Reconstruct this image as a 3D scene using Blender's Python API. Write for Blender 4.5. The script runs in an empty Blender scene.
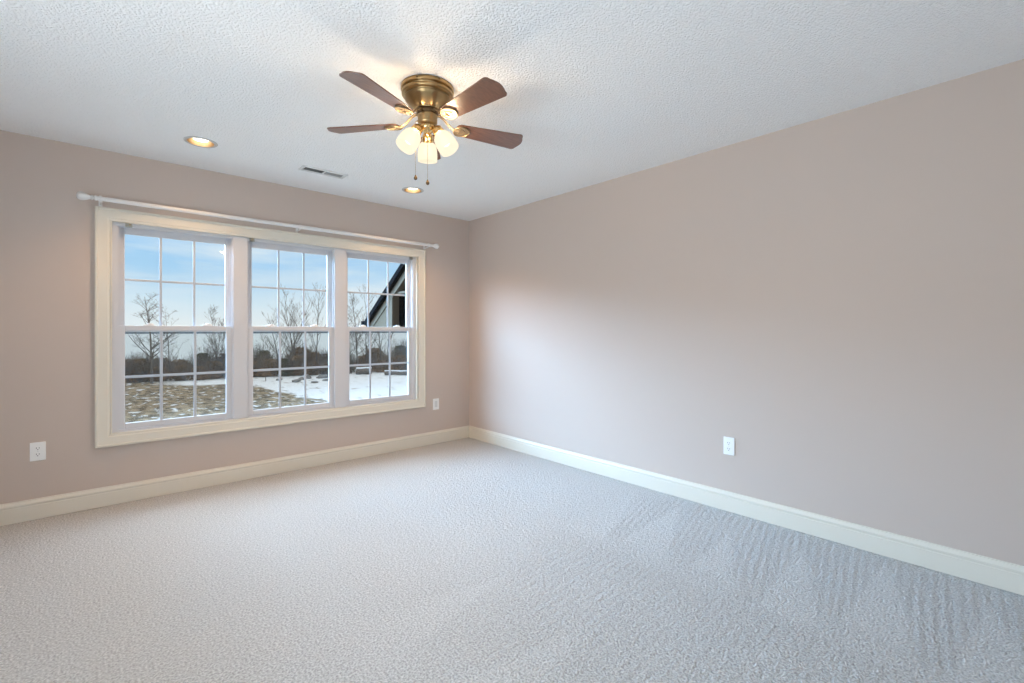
import bpy, bmesh, math, random
import numpy as np
from mathutils import Vector, Matrix

C = bpy.context.scene.collection
SC = bpy.context.scene
PI = math.pi
R = math.radians

# ------------------------------------------------------------------ camera
cam_data = bpy.data.cameras.new('camera')
cam_data.sensor_width = 36.0
cam_data.lens = 465.7 / 1024 * 36.0
cam_data.shift_y = -10.9 / 1024
cam_data.clip_start = 0.02
cam_data.clip_end = 3000
cam = bpy.data.objects.new('camera', cam_data)
C.objects.link(cam)
cam.location = (0, 0, 1.204)
cam.rotation_euler = (PI / 2, 0, -math.atan(417 / 465.7))
SC.camera = cam

# ------------------------------------------------------------------ exposure
SC.view_settings.view_transform = 'Standard'
SC.view_settings.look = 'None'
SC.view_settings.gamma = 1.0
SC.view_settings.use_curve_mapping = False
SC.view_settings.exposure = 0.0
SC.cycles.use_denoising = True
SC.cycles.max_bounces = 14
SC.cycles.diffuse_bounces = 10
SC.cycles.transparent_max_bounces = 16
SC.cycles.sample_clamp_indirect = 6.0
SC.cycles.caustics_reflective = False
SC.cycles.caustics_refractive = False

# ------------------------------------------------------------------ sky
world = bpy.data.worlds.new('sky')
SC.world = world
world.use_nodes = True
nt = world.node_tree
nt.nodes.clear()
def wn(t, **k):
    n = nt.nodes.new(t)
    for a, b in k.items():
        setattr(n, a, b)
    return n
w_out = wn('ShaderNodeOutputWorld')
w_bg = wn('ShaderNodeBackground')
w_tc = wn('ShaderNodeTexCoord')
w_sep = wn('ShaderNodeSeparateXYZ')
w_ramp = wn('ShaderNodeValToRGB')
w_map = wn('ShaderNodeMapping')
w_noise = wn('ShaderNodeTexNoise')
w_cr = wn('ShaderNodeValToRGB')
w_mix = wn('ShaderNodeMix', data_type='RGBA')
nt.links.new(w_tc.outputs['Generated'], w_sep.inputs[0])
nt.links.new(w_sep.outputs['Z'], w_ramp.inputs[0])
e = w_ramp.color_ramp.elements
e[0].position = 0.0; e[0].color = (0.86, 0.90, 0.90, 1)
e[1].position = 0.05; e[1].color = (0.68, 0.83, 0.92, 1)
x = e.new(0.11); x.color = (0.42, 0.68, 0.92, 1)
x = e.new(0.22); x.color = (0.30, 0.57, 0.89, 1)
w_map.inputs['Scale'].default_value = (2.2, 2.2, 13.0)
w_map.inputs['Rotation'].default_value = (0.06, 0.03, 0.4)
nt.links.new(w_tc.outputs['Generated'], w_map.inputs[0])
nt.links.new(w_map.outputs[0], w_noise.inputs['Vector'])
w_noise.inputs['Scale'].default_value = 2.0
w_noise.inputs['Detail'].default_value = 6.0
w_noise.inputs['Distortion'].default_value = 0.5
nt.links.new(w_noise.outputs['Fac'], w_cr.inputs[0])
e = w_cr.color_ramp.elements
e[0].position = 0.42; e[0].color = (0, 0, 0, 1)
e[1].position = 0.75; e[1].color = (0.8, 0.8, 0.8, 1)
nt.links.new(w_cr.outputs[0], w_mix.inputs['Factor'])
nt.links.new(w_ramp.outputs[0], w_mix.inputs['A'])
w_mix.inputs['B'].default_value = (0.80, 0.88, 0.93, 1)
# the upper sky is thin bright cloud, brighter than the blue band near the horizon
w_hi = wn('ShaderNodeMapRange', interpolation_type='SMOOTHSTEP')
w_hi.inputs['From Min'].default_value = 0.26; w_hi.inputs['From Max'].default_value = 0.55
w_hi.inputs['To Min'].default_value = 0.0; w_hi.inputs['To Max'].default_value = 1.0
nt.links.new(w_sep.outputs['Z'], w_hi.inputs['Value'])
w_mix2 = wn('ShaderNodeMix', data_type='RGBA')
nt.links.new(w_hi.outputs[0], w_mix2.inputs['Factor'])
nt.links.new(w_mix.outputs['Result'], w_mix2.inputs['A'])
w_mix2.inputs['B'].default_value = (1.42, 1.5, 1.55, 1)
nt.links.new(w_mix2.outputs['Result'], w_bg.inputs['Color'])
w_bg.inputs['Strength'].default_value = 1.0
nt.links.new(w_bg.outputs[0], w_out.inputs[0])

# ------------------------------------------------------------------ daylight
def area_light(name, loc, target, sx, sy, watts, color):
    d = bpy.data.lights.new(name, 'AREA')
    d.shape = 'RECTANGLE'
    d.size, d.size_y = sx, sy
    d.energy = watts
    d.color = color
    o = bpy.data.objects.new(name, d)
    C.objects.link(o)
    o.location = loc
    v = Vector(target) - Vector(loc)
    o.rotation_euler = v.to_track_quat('-Z', 'Y').to_euler()
    return o
SKY_W = 33000
area_light('bright_high_sky', (-9.0, 16.5, 7.9), (1.28, 4.3, 1.2), 24.0, 7.5, SKY_W, (0.38, 0.66, 1.0))
area_light('bright_zenith_cloud', (4.0, 13.0, 12.5), (1.28, 4.3, 1.2), 20.0, 9.0, 6200, (0.58, 0.79, 1.0))
# fill lamps outside two added windows behind the camera
LEFT_W, FRONT_W = 195, 22
area_light('left_fill_light', (-2.2, 0.7, 0.45), (0.2, 0.9, 2.0), 2.2, 1.3, LEFT_W, (0.80, 0.905, 1.0))
area_light('front_fill_light', (-0.65, -2.1, 0.45), (0.4, 0.4, 2.0), 1.5, 1.3, FRONT_W, (0.80, 0.905, 1.0))

# ------------------------------------------------------------------ materials
def mat(name, color=(0.8, 0.8, 0.8), rough=0.5, metal=0.0, spec=0.5, coat=0.0, emit=None, emit_s=0.0):
    m = bpy.data.materials.new(name)
    m.use_nodes = True
    b = m.node_tree.nodes['Principled BSDF']
    b.inputs['Base Color'].default_value = (*color, 1)
    b.inputs['Roughness'].default_value = rough
    b.inputs['Metallic'].default_value = metal
    b.inputs['Specular IOR Level'].default_value = spec
    b.inputs['Coat Weight'].default_value = coat
    if emit:
        b.inputs['Emission Color'].default_value = (*emit, 1)
        b.inputs['Emission Strength'].default_value = emit_s
    return m
def nodes(m):
    return m.node_tree, m.node_tree.nodes['Principled BSDF']
def add(t, kind, **k):
    n = t.nodes.new(kind)
    for a, b in k.items():
        if a in ('Scale', 'Detail', 'Roughness', 'Distortion', 'Strength', 'Distance', 'Randomness'):
            n.inputs[a].default_value = b
        else:
            setattr(n, a, b)
    return n
def noise_bump(m, scale, strength, dist, detail=3.0, vec=None, ramp=None):
    t, b = nodes(m)
    tc = add(t, 'ShaderNodeTexCoord')
    n = add(t, 'ShaderNodeTexNoise', Scale=scale, Detail=detail)
    t.links.new(tc.outputs['Object'], n.inputs['Vector'])
    src = n.outputs['Fac']
    if ramp:
        r = add(t, 'ShaderNodeValToRGB')
        r.color_ramp.elements[0].position, r.color_ramp.elements[1].position = ramp
        t.links.new(src, r.inputs[0])
        src = r.outputs[0]
    bp = add(t, 'ShaderNodeBump', Strength=strength, Distance=dist)
    t.links.new(src, bp.inputs['Height'])
    t.links.new(bp.outputs[0], b.inputs['Normal'])
    return n
def mottle(m, ca, cb, scale, detail=4.0, lo=0.35, hi=0.65, stretch=None):
    t, b = nodes(m)
    tc = add(t, 'ShaderNodeTexCoord')
    n = add(t, 'ShaderNodeTexNoise', Scale=scale, Detail=detail)
    if stretch:
        mp = add(t, 'ShaderNodeMapping')
        mp.inputs['Scale'].default_value = stretch
        t.links.new(tc.outputs['Object'], mp.inputs[0])
        t.links.new(mp.outputs[0], n.inputs['Vector'])
    else:
        t.links.new(tc.outputs['Object'], n.inputs['Vector'])
    r = add(t, 'ShaderNodeValToRGB')
    r.color_ramp.elements[0].position = lo; r.color_ramp.elements[0].color = (*ca, 1)
    r.color_ramp.elements[1].position = hi; r.color_ramp.elements[1].color = (*cb, 1)
    t.links.new(n.outputs['Fac'], r.inputs[0])
    t.links.new(r.outputs[0], b.inputs['Base Color'])

M = {}
M['wall'] = mat('mauve_wall_paint', (0.555, 0.468, 0.412), 0.75, spec=0.25)
noise_bump(M['wall'], 260, 0.06, 0.002)
M['ceiling'] = mat('textured_ceiling_paint', (0.92, 0.92, 0.915), 0.9, spec=0.1)
noise_bump(M['ceiling'], 95, 0.7, 0.005, detail=5.0, ramp=(0.38, 0.60))
M['trim'] = mat('cream_trim_paint', (0.70, 0.655, 0.565), 0.35, spec=0.4)
M['vinyl'] = mat('white_window_vinyl', (0.60, 0.60, 0.62), 0.35, spec=0.4)
M['grille'] = mat('white_grille_bar', (0.46, 0.49, 0.53), 0.4)
M['rod'] = mat('white_rod_enamel', (0.74, 0.72, 0.70), 0.3)
M['plate'] = mat('white_plastic', (0.84, 0.84, 0.83), 0.3)
M['slot'] = mat('dark_slot', (0.04, 0.04, 0.045), 0.6)
M['insert'] = mat('grey_white_plastic', (0.66, 0.67, 0.67), 0.35)
M['brass'] = mat('antique_brass', (0.42, 0.28, 0.13), 0.33, metal=1.0)
mottle(M['brass'], (0.36, 0.24, 0.11), (0.50, 0.34, 0.17), 14)
M['brass_dark'] = mat('dark_antique_brass', (0.16, 0.10, 0.05), 0.4, metal=1.0)
M['brass_bright'] = mat('polished_brass', (0.66, 0.45, 0.20), 0.25, metal=1.0)
M['brass_pale'] = mat('pale_brass', (0.42, 0.31, 0.19), 0.5, metal=1.0)
M['wood'] = mat('walnut_blade', (0.17, 0.075, 0.04), 0.35, spec=0.4, coat=0.6)
M['wood'].node_tree.nodes['Principled BSDF'].inputs['Coat IOR'].default_value = 1.6
M['wood'].node_tree.nodes['Principled BSDF'].inputs['Coat Roughness'].default_value = 0.18
mottle(M['wood'], (0.105, 0.042, 0.023), (0.18, 0.075, 0.040), 6, stretch=(2, 30, 30))
def glowing(name, col, strength, clear):
    m = bpy.data.materials.new(name); m.use_nodes = True
    t = m.node_tree; t.nodes.clear()
    o = t.nodes.new('ShaderNodeOutputMaterial')
    a = t.nodes.new('ShaderNodeBsdfTransparent'); e_ = t.nodes.new('ShaderNodeEmission')
    e_.inputs[0].default_value = (*col, 1); e_.inputs[1].default_value = strength
    x = t.nodes.new('ShaderNodeMixShader'); x.inputs[0].default_value = clear
    t.links.new(e_.outputs[0], x.inputs[1]); t.links.new(a.outputs[0], x.inputs[2]); t.links.new(x.outputs[0], o.inputs[0])
    return m
M['shade'] = glowing('lit_frosted_glass', (1.0, 0.85, 0.62), 1.22, 0.36)
M['bulb'] = glowing('lit_bulb', (1.0, 0.80, 0.52), 3.0, 0.6)
M['flood'] = mat('lit_flood_bulb', (1, 1, 1), 0.3, emit=(1.0, 0.86, 0.68), emit_s=4.0)
M['baffle'] = mat('gold_baffle', (0.52, 0.38, 0.22), 0.4, metal=1.0)
M['vent'] = mat('white_vent_enamel', (0.70, 0.70, 0.69), 0.4)
M['vent_shade_light'] = mat('lightly_shaded_louvre_enamel', (0.34, 0.34, 0.33), 0.5)  # white louvres with light shade put into the colour
M['vent_shade_deep'] = mat('deeply_shaded_louvre_enamel', (0.24, 0.24, 0.235), 0.5)  # same white louvres tilted the other way, deeper shade painted in
M['duct'] = mat('dark_duct', (0.05, 0.05, 0.05), 0.8)
M['can_ring'] = mat('satin_grey_ring', (0.52, 0.51, 0.50), 0.4)
M['metal'] = mat('dull_steel', (0.38, 0.37, 0.33), 0.4, metal=1.0)
M['bark'] = mat('grey_brown_bark', (0.15, 0.125, 0.105), 0.9)
M['bark_pale'] = mat('pale_brown_bark', (0.19, 0.145, 0.11), 0.9)
M['brush'] = mat('dry_brown_brush', (0.12, 0.09, 0.06), 0.95, spec=0.1)
mottle(M['brush'], (0.15, 0.10, 0.055), (0.42, 0.27, 0.17), 1.0)
M['evergreen'] = mat('dull_evergreen', (0.06, 0.075, 0.045), 0.9, spec=0.1)
mottle(M['evergreen'], (0.07, 0.075, 0.042), (0.17, 0.16, 0.095), 2.0)
M['rock'] = mat('grey_rock', (0.20, 0.19, 0.18), 0.9)
M['snow'] = mat('snow', (0.80, 0.82, 0.84), 0.8)
M['siding'] = mat('darkened_beige_siding', (0.085, 0.066, 0.047), 0.9, spec=0.0)  # beige darkened to deep brown in the colour, offsetting the strong sky area lights
M['frieze'] = mat('darkened_beige_trim_board', (0.098, 0.078, 0.058), 0.9, spec=0.0)  # trim beige darkened like the siding, so the sky lamps bring it back up
M['shingle'] = mat('dark_shingle', (0.006, 0.006, 0.0065), 0.95, spec=0.0)
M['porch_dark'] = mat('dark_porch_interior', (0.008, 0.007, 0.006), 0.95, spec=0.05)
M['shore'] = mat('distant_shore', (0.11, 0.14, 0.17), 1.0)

# siding: horizontal clapboard bump
t, b = nodes(M['siding'])
tc = add(t, 'ShaderNodeTexCoord'); sp = add(t, 'ShaderNodeSeparateXYZ')
t.links.new(tc.outputs['Object'], sp.inputs[0])
fr = add(t, 'ShaderNodeMath', operation='MULTIPLY'); fr.inputs[1].default_value = 8.0
t.links.new(sp.outputs['Z'], fr.inputs[0])
fr2 = add(t, 'ShaderNodeMath', operation='FRACT'); t.links.new(fr.outputs[0], fr2.inputs[0])
bp = add(t, 'ShaderNodeBump', Strength=0.6, Distance=0.02); bp.invert = True
t.links.new(fr2.outputs[0], bp.inputs['Height']); t.links.new(bp.outputs[0], b.inputs['Normal'])

# carpet: looped pile; the nap attribute (pile brushed one way or the other) gives two tones
M['carpet'] = mat('grey_loop_carpet', (0.60, 0.585, 0.56), 0.95, spec=0.05)
t, b = nodes(M['carpet'])
tc = add(t, 'ShaderNodeTexCoord')
n1 = add(t, 'ShaderNodeTexNoise', Scale=120.0, Detail=3.0)
n2 = add(t, 'ShaderNodeTexNoise', Scale=46.0, Detail=2.0)
n3 = add(t, 'ShaderNodeTexNoise', Scale=2.2, Detail=3.0)
for n in (n1, n2, n3):
    t.links.new(tc.outputs['Object'], n.inputs['Vector'])
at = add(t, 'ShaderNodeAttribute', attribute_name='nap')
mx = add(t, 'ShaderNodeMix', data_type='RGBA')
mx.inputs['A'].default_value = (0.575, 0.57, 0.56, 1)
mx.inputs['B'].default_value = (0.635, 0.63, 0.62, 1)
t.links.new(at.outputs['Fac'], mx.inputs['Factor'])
r1 = add(t, 'ShaderNodeValToRGB')
r1.color_ramp.elements[0].position = 0.34; r1.color_ramp.elements[0].color = (0.66, 0.66, 0.66, 1)
r1.color_ramp.elements[1].position = 0.66; r1.color_ramp.elements[1].color = (1.15, 1.15, 1.15, 1)
t.links.new(n1.outputs['Fac'], r1.inputs[0])
mm = add(t, 'ShaderNodeMix', data_type='RGBA', blend_type='MULTIPLY')
mm.inputs['Factor'].default_value = 1.0
t.links.new(mx.outputs['Result'], mm.inputs['A']); t.links.new(r1.outputs[0], mm.inputs['B'])
t.links.new(mm.outputs['Result'], b.inputs['Base Color'])
ad = add(t, 'ShaderNodeMath', operation='ADD')
t.links.new(n1.outputs['Fac'], ad.inputs[0]); t.links.new(n2.outputs['Fac'], ad.inputs[1])
bp = add(t, 'ShaderNodeBump', Strength=0.75, Distance=0.014)
t.links.new(ad.outputs[0], bp.inputs['Height']); t.links.new(bp.outputs[0], b.inputs['Normal'])

# clear pane: mostly see-through, a little mirror
def see_through(name, clear, gloss_col, gloss):
    m = bpy.data.materials.new(name); m.use_nodes = True
    t = m.node_tree; t.nodes.clear()
    o = t.nodes.new('ShaderNodeOutputMaterial')
    a = t.nodes.new('ShaderNodeBsdfTransparent'); a.inputs[0].default_value = (*clear, 1)
    g = t.nodes.new('ShaderNodeBsdfGlossy'); g.inputs['Color'].default_value = (*gloss_col, 1); g.inputs['Roughness'].default_value = 0.02
    x = t.nodes.new('ShaderNodeMixShader'); x.inputs[0].default_value = gloss
    t.links.new(a.outputs[0], x.inputs[1]); t.links.new(g.outputs[0], x.inputs[2]); t.links.new(x.outputs[0], o.inputs[0])
    return m
M['glass'] = see_through('window_glass', (0.98, 0.99, 0.99), (0.9, 0.95, 1.0), 0.012)
m = bpy.data.materials.new('insect_screen_mesh'); m.use_nodes = True
t = m.node_tree; t.nodes.clear()
o = t.nodes.new('ShaderNodeOutputMaterial'); a = t.nodes.new('ShaderNodeBsdfTransparent')
d = t.nodes.new('ShaderNodeBsdfDiffuse'); d.inputs[0].default_value = (0.10, 0.11, 0.11, 1)
x = t.nodes.new('ShaderNodeMixShader'); x.inputs[0].default_value = 0.14
t.links.new(a.outputs[0], x.inputs[1]); t.links.new(d.outputs[0], x.inputs[2]); t.links.new(x.outputs[0], o.inputs[0])
M['screen'] = m

# water
M['water'] = mat('grey_bay_water', (0.62, 0.63, 0.58), 0.35, spec=0.5)
noise_bump(M['water'], 0.35, 0.25, 0.25, detail=4)

# field: winter grass, snow patches, a snow sheet on the right and beyond
M['field'] = mat('winter_field', (0.3, 0.25, 0.2), 0.95, spec=0.1)
t, b = nodes(M['field'])
geo = add(t, 'ShaderNodeNewGeometry'); sp = add(t, 'ShaderNodeSeparateXYZ')
t.links.new(geo.outputs['Position'], sp.inputs[0])
def mth(op, a, b_=None, clamp=False):
    n = add(t, 'ShaderNodeMath', operation=op, use_clamp=clamp)
    for i, v in enumerate((a, b_)):
        if v is None: continue
        if isinstance(v, (int, float)): n.inputs[i].default_value = v
        else: t.links.new(v, n.inputs[i])
    return n.outputs[0]
def ns(scale, detail=4.0, stretch=(1, 1, 1)):
    mp = add(t, 'ShaderNodeMapping'); mp.inputs['Scale'].default_value = stretch
    t.links.new(geo.outputs['Position'], mp.inputs[0])
    n = add(t, 'ShaderNodeTexNoise', Scale=scale, Detail=detail)
    t.links.new(mp.outputs[0], n.inputs['Vector'])
    return n.outputs['Fac']
X, Y = sp.outputs['X'], sp.outputs['Y']
wob = mth('MULTIPLY', mth('SUBTRACT', ns(0.5), 0.5), 3.0)
edge_x = mth('ADD', 9.0, mth('MULTIPLY', mth('SUBTRACT', 38.7, Y), 0.11))
side = mth('MULTIPLY', mth('ADD', mth('SUBTRACT', X, edge_x), wob), 3.0, True)        # 1 = snow sheet
far_y = mth('SUBTRACT', 46.2, mth('MULTIPLY', X, 0.62))
far = mth('MULTIPLY', mth('ADD', mth('SUBTRACT', Y, far_y), mth('MULTIPLY', wob, 1.6)), 0.8, True)
far = mth('MULTIPLY', far, mth('MULTIPLY', mth('SUBTRACT', X, 3.0), 0.4, True))
sheet = mth('MAXIMUM', side, far)
patch = mth('MULTIPLY', mth('SUBTRACT', ns(2.3, 7.0, (1, 0.5, 1)), 0.565), 12.0, True)
bare = mth('MULTIPLY', mth('SUBTRACT', ns(2.2, 7.0, (1, 0.4, 1)), 0.575), 9.0, True)
sheet = mth('SUBTRACT', sheet, mth('MULTIPLY', bare, 0.75), True)
snowf = mth('MAXIMUM', sheet, mth('MULTIPLY', patch, 0.85))
gr = add(t, 'ShaderNodeValToRGB')
gr.color_ramp.elements[0].position = 0.36; gr.color_ramp.elements[0].color = (0.10, 0.075, 0.045, 1)
gr.color_ramp.elements[1].position = 0.66; gr.color_ramp.elements[1].color = (0.36, 0.27, 0.17, 1)
t.links.new(ns(3.2, 6.0, (1, 0.5, 1)), gr.inputs[0])
mx = add(t, 'ShaderNodeMix', data_type='RGBA')
t.links.new(snowf, mx.inputs['Factor']); t.links.new(gr.outputs[0], mx.inputs['A'])
mx.inputs['B'].default_value = (0.76, 0.765, 0.76, 1)
t.links.new(mx.outputs['Result'], b.inputs['Base Color'])

# ------------------------------------------------------------------ mesh helpers
def bm_new(): return bmesh.new()
def obj(name, bm, m, parent=None, smooth=False, bevel=0.0, seg=2):
    bmesh.ops.recalc_face_normals(bm, faces=bm.faces)
    me = bpy.data.meshes.new(name)
    bm.to_mesh(me); bm.free()
    me.materials.append(m)
    if smooth:
        for p in me.polygons: p.use_smooth = True
    o = bpy.data.objects.new(name, me)
    C.objects.link(o)
    if parent: o.parent = parent
    if bevel:
        md = o.modifiers.new('bevel', 'BEVEL'); md.width = bevel; md.segments = seg; md.limit_method = 'ANGLE'; md.angle_limit = R(40)
    elif smooth:
        try: me.set_sharp_from_angle(angle=R(38))
        except Exception: pass
    return o
def thing(name, label, cat, loc=(0, 0, 0), rotz=0.0, group=None):
    o = bpy.data.objects.new(name, None); C.objects.link(o)
    o.empty_display_size = 0.05
    o.location = loc; o.rotation_euler = (0, 0, rotz)
    o['label'] = label; o['category'] = cat
    if group: o['group'] = group
    return o
def tag(o, label, cat, group=None):
    o['label'] = label; o['category'] = cat
    if group: o['group'] = group
    return o
def struct(o): o['kind'] = 'structure'; return o
def box(bm, x0, x1, y0, y1, z0, z1, mtx=None):
    v = [bm.verts.new(p) for p in ((x0,y0,z0),(x1,y0,z0),(x1,y1,z0),(x0,y1,z0),(x0,y0,z1),(x1,y0,z1),(x1,y1,z1),(x0,y1,z1))]
    if mtx:
        for q in v: q.co = mtx @ q.co
    for f in ((3,2,1,0),(4,5,6,7),(0,1,5,4),(1,2,6,5),(2,3,7,6),(3,0,4,7)):
        bm.faces.new([v[i] for i in f])
    return v
def lathe(bm, prof, seg=32, mtx=None, cap=True):
    rings = []
    for r, z in prof:
        if r < 1e-6:
            rings.append([bm.verts.new((0, 0, z))])
        else:
            rings.append([bm.verts.new((r*math.cos(2*PI*i/seg), r*math.sin(2*PI*i/seg), z)) for i in range(seg)])
    for a, b in zip(rings, rings[1:]):
        for i in range(seg):
            j = (i+1) % seg
            if len(a) == 1 and len(b) == 1: continue
            if len(a) == 1: bm.faces.new((a[0], b[i], b[j]))
            elif len(b) == 1: bm.faces.new((a[i], a[j], b[0]))
            else: bm.faces.new((a[i], a[j], b[j], b[i]))
    if cap:
        for rg in (rings[0], rings[-1]):
            if len(rg) > 1: bm.faces.new(rg)
    if mtx:
        for rg in rings:
            for q in rg: q.co = mtx @ q.co
def tube(bm, pts, rad, seg=8, flat=1.0, cap=True):
    pts = [Vector(p) for p in pts]
    if isinstance(rad, (int, float)): rad = [rad]*len(pts)
    rings = []
    up = None
    for i, p in enumerate(pts):
        d = (pts[min(i+1, len(pts)-1)] - pts[max(i-1, 0)]).normalized()
        if up is None:
            up = Vector((0, 0, 1)) if abs(d.z) < 0.9 else Vector((1, 0, 0))
        s = d.cross(up)
        if s.length < 1e-5: s = d.orthogonal()
        s.normalize(); u2 = s.cross(d).normalized(); up = u2
        rings.append([bm.verts.new(p + s*rad[i]*math.cos(2*PI*k/seg) + u2*rad[i]*flat*math.sin(2*PI*k/seg)) for k in range(seg)])
    for a, b in zip(rings, rings[1:]):
        for k in range(seg):
            j = (k+1) % seg
            bm.faces.new((a[k], a[j], b[j], b[k]))
    if cap:
        bm.faces.new(rings[0]); bm.faces.new(rings[-1])
def prism(bm, poly, h0, h1, mtx=None):
    """outline in XY, extruded in Z"""
    a = [bm.verts.new((x, y, h0)) for x, y in poly]
    b = [bm.verts.new((x, y, h1)) for x, y in poly]
    n = len(poly)
    bm.faces.new(a); bm.faces.new(b)
    for i in range(n):
        bm.faces.new((a[i], a[(i+1) % n], b[(i+1) % n], b[i]))
    if mtx:
        for q in a+b: q.co = mtx @ q.co
def frame_xz(bm, x0, x1, z0, z1, prof):
    """mitred picture-frame ring in the XZ plane; prof = closed list of (inset from outer edge, y)"""
    rings = []
    for ins, y in prof:
        rings.append([bm.verts.new(p) for p in ((x0+ins, y, z0+ins), (x1-ins, y, z0+ins), (x1-ins, y, z1-ins), (x0+ins, y, z1-ins))])
    n = len(rings)
    for i in range(n):
        a, b = rings[i], rings[(i+1) % n]
        for k in range(4):
            j = (k+1) % 4
            bm.faces.new((a[k], a[j], b[j], b[k]))
def rect_prof(w, y0, y1): return [(0, y0), (0, y1), (w, y1), (w, y0)]

# ------------------------------------------------------------------ room shell
XR, XL, YW, YF, H = 3.148, -1.55, 4.24, -1.45, 2.44
T = 0.16
WX0, WX1, WZ0, WZ1 = 0.079, 2.478, 0.486, 1.968            # window opening in the far wall

# floor: fine grid; vacuum strokes in the pile by the right wall are real ridges
nx, ny = 170, 640
xs = np.linspace(XL, XR, nx); ys = np.linspace(YF, YW, ny)
gx, gy = np.meshgrid(xs, ys)
rng = np.random.default_rng(4)
def smooth(a, b, v):
    q = np.clip((v-a)/(b-a), 0, 1); return q*q*(3-2*q)
wall_d = XR - gx
ph = gy - (0.08 + 0.14*smooth(0.2, 0.9, gy))*(gx-3.0) + 0.05*(gx-3.0)**2          # strokes lean a little
cell = (ph-0.02)/0.37
k = np.floor(cell); v = cell-k
# first row of strokes: reaches 0.95 m from the wall, its smooth wedge points at the wall
w1 = np.clip(wall_d/0.98, 0, 2)
rib1 = smooth(0.0, 0.08, w1)*(1-smooth(0.92, 1.0, w1 + 0.10*np.sin(k*2.3)))
wedge = smooth(-0.06, 0.06, (w1-0.22) - np.abs(v-0.30)*1.9 + 0.12*np.sin(k*1.7))
row1 = rib1*(1-wedge)
# second row, 1.0 - 2.2 m from the wall
ph2 = gy - 0.03*(gx-2.0) + 0.08
cell2 = ph2/0.52; k2 = np.floor(cell2); v2 = cell2-k2
w2 = (wall_d-1.0)/1.45
in2 = smooth(0.0, 0.05, w2)*(1-smooth(0.7, 1.1, w2+0.15*np.sin(k2*3.1)))
wedge2 = smooth(-0.08, 0.08, (w2-0.45)-np.abs(v2-0.5)*1.5)
row2 = in2*(1-0.8*wedge2)
fade = (1-smooth(1.6, 2.1, gy))
rib = np.where(wall_d < 0.99, row1*np.sin(2*PI*ph/0.044), 0.75*row2*np.sin(2*PI*ph2/0.043))*fade
gz = 0.0014*rib
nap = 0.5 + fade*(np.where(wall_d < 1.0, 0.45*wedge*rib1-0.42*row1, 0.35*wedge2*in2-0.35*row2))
co = np.stack([gx, gy, gz], -1).reshape(-1, 3)
idx = np.arange(nx*ny).reshape(ny, nx)
faces = np.stack([idx[:-1, :-1], idx[:-1, 1:], idx[1:, 1:], idx[1:, :-1]], -1).reshape(-1, 4)
me = bpy.data.meshes.new('floor')
me.vertices.add(len(co)); me.vertices.foreach_set('co', co.ravel())
me.loops.add(faces.size); me.loops.foreach_set('vertex_index', faces.ravel())
me.polygons.add(len(faces)); me.polygons.foreach_set('loop_start', np.arange(0, faces.size, 4)); me.polygons.foreach_set('loop_total', np.full(len(faces), 4))
me.update(); me.validate()
a = me.attributes.new('nap', 'FLOAT', 'POINT'); a.data.foreach_set('value', nap.ravel().astype(np.float32))
me.materials.append(M['carpet'])
for p in me.polygons: p.use_smooth = True
floor = bpy.data.objects.new('floor', me); C.objects.link(floor); struct(floor)

# ceiling with real openings for the two recessed lights and the vent
CANS = [(0.517, 3.634), (2.083, 3.634)]
VENT = (1.328, 3.682, 0.300, 0.085)
bm = bm_new()
loops = [[(XL-T, YF-T), (XR+T, YF-T), (XR+T, YW+T), (XL-T, YW+T)]]
for cx, cy in CANS:
    loops.append([(cx+0.076*math.cos(2*PI*i/40), cy+0.076*math.sin(2*PI*i/40)) for i in range(40)])
vx, vy, vw, vh = VENT
loops.append([(vx-vw/2, vy-vh/2), (vx+vw/2, vy-vh/2), (vx+vw/2, vy+vh/2), (vx-vw/2, vy+vh/2)])
ed = []
for lp in loops:
    vs = [bm.verts.new((x_, y_, H)) for x_, y_ in lp]
    ed += [bm.edges.new((vs[i], vs[(i+1) % len(vs)])) for i in range(len(vs))]
bmesh.ops.triangle_fill(bm, use_beauty=True, use_dissolve=False, edges=ed)
g = bmesh.ops.extrude_face_region(bm, geom=bm.faces[:])
for q in [q for q in g['geom'] if isinstance(q, bmesh.types.BMVert)]: q.co.z += 0.03
struct(obj('ceiling', bm, M['ceiling']))

bm = bm_new(); box(bm, XR, XR+T, YF-T, YW+T, -0.02, H); struct(obj('wall_right', bm, M['wall']))
LY0, LY1, FX0, FX1, RZ0, RZ1 = -0.35, 1.75, -1.30, 0.0, 0.45, 1.95          # openings of the two windows added behind the camera for fill light
bm = bm_new()
box(bm, XL-T, XL, YF-T, LY0, -0.02, H); box(bm, XL-T, XL, LY1, YW+T, -0.02, H); box(bm, XL-T, XL, LY0, LY1, -0.02, RZ0); box(bm, XL-T, XL, LY0, LY1, RZ1, H)
struct(obj('wall_left', bm, M['wall']))
bm = bm_new()
box(bm, XL, FX0, YF-T, YF, -0.02, H); box(bm, FX1, XR, YF-T, YF, -0.02, H); box(bm, FX0, FX1, YF-T, YF, -0.02, RZ0); box(bm, FX0, FX1, YF-T, YF, RZ1, H)
struct(obj('wall_front', bm, M['wall']))
bm = bm_new()
box(bm, XL, WX0, YW, YW+T, -0.02, H); box(bm, WX1, XR, YW, YW+T, -0.02, H)
box(bm, WX0, WX1, YW, YW+T, -0.02, WZ0); box(bm, WX0, WX1, YW, YW+T, WZ1, H)
bmesh.ops.remove_doubles(bm, verts=bm.verts, dist=1e-5)
struct(obj('wall_back', bm, M['wall']))

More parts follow.
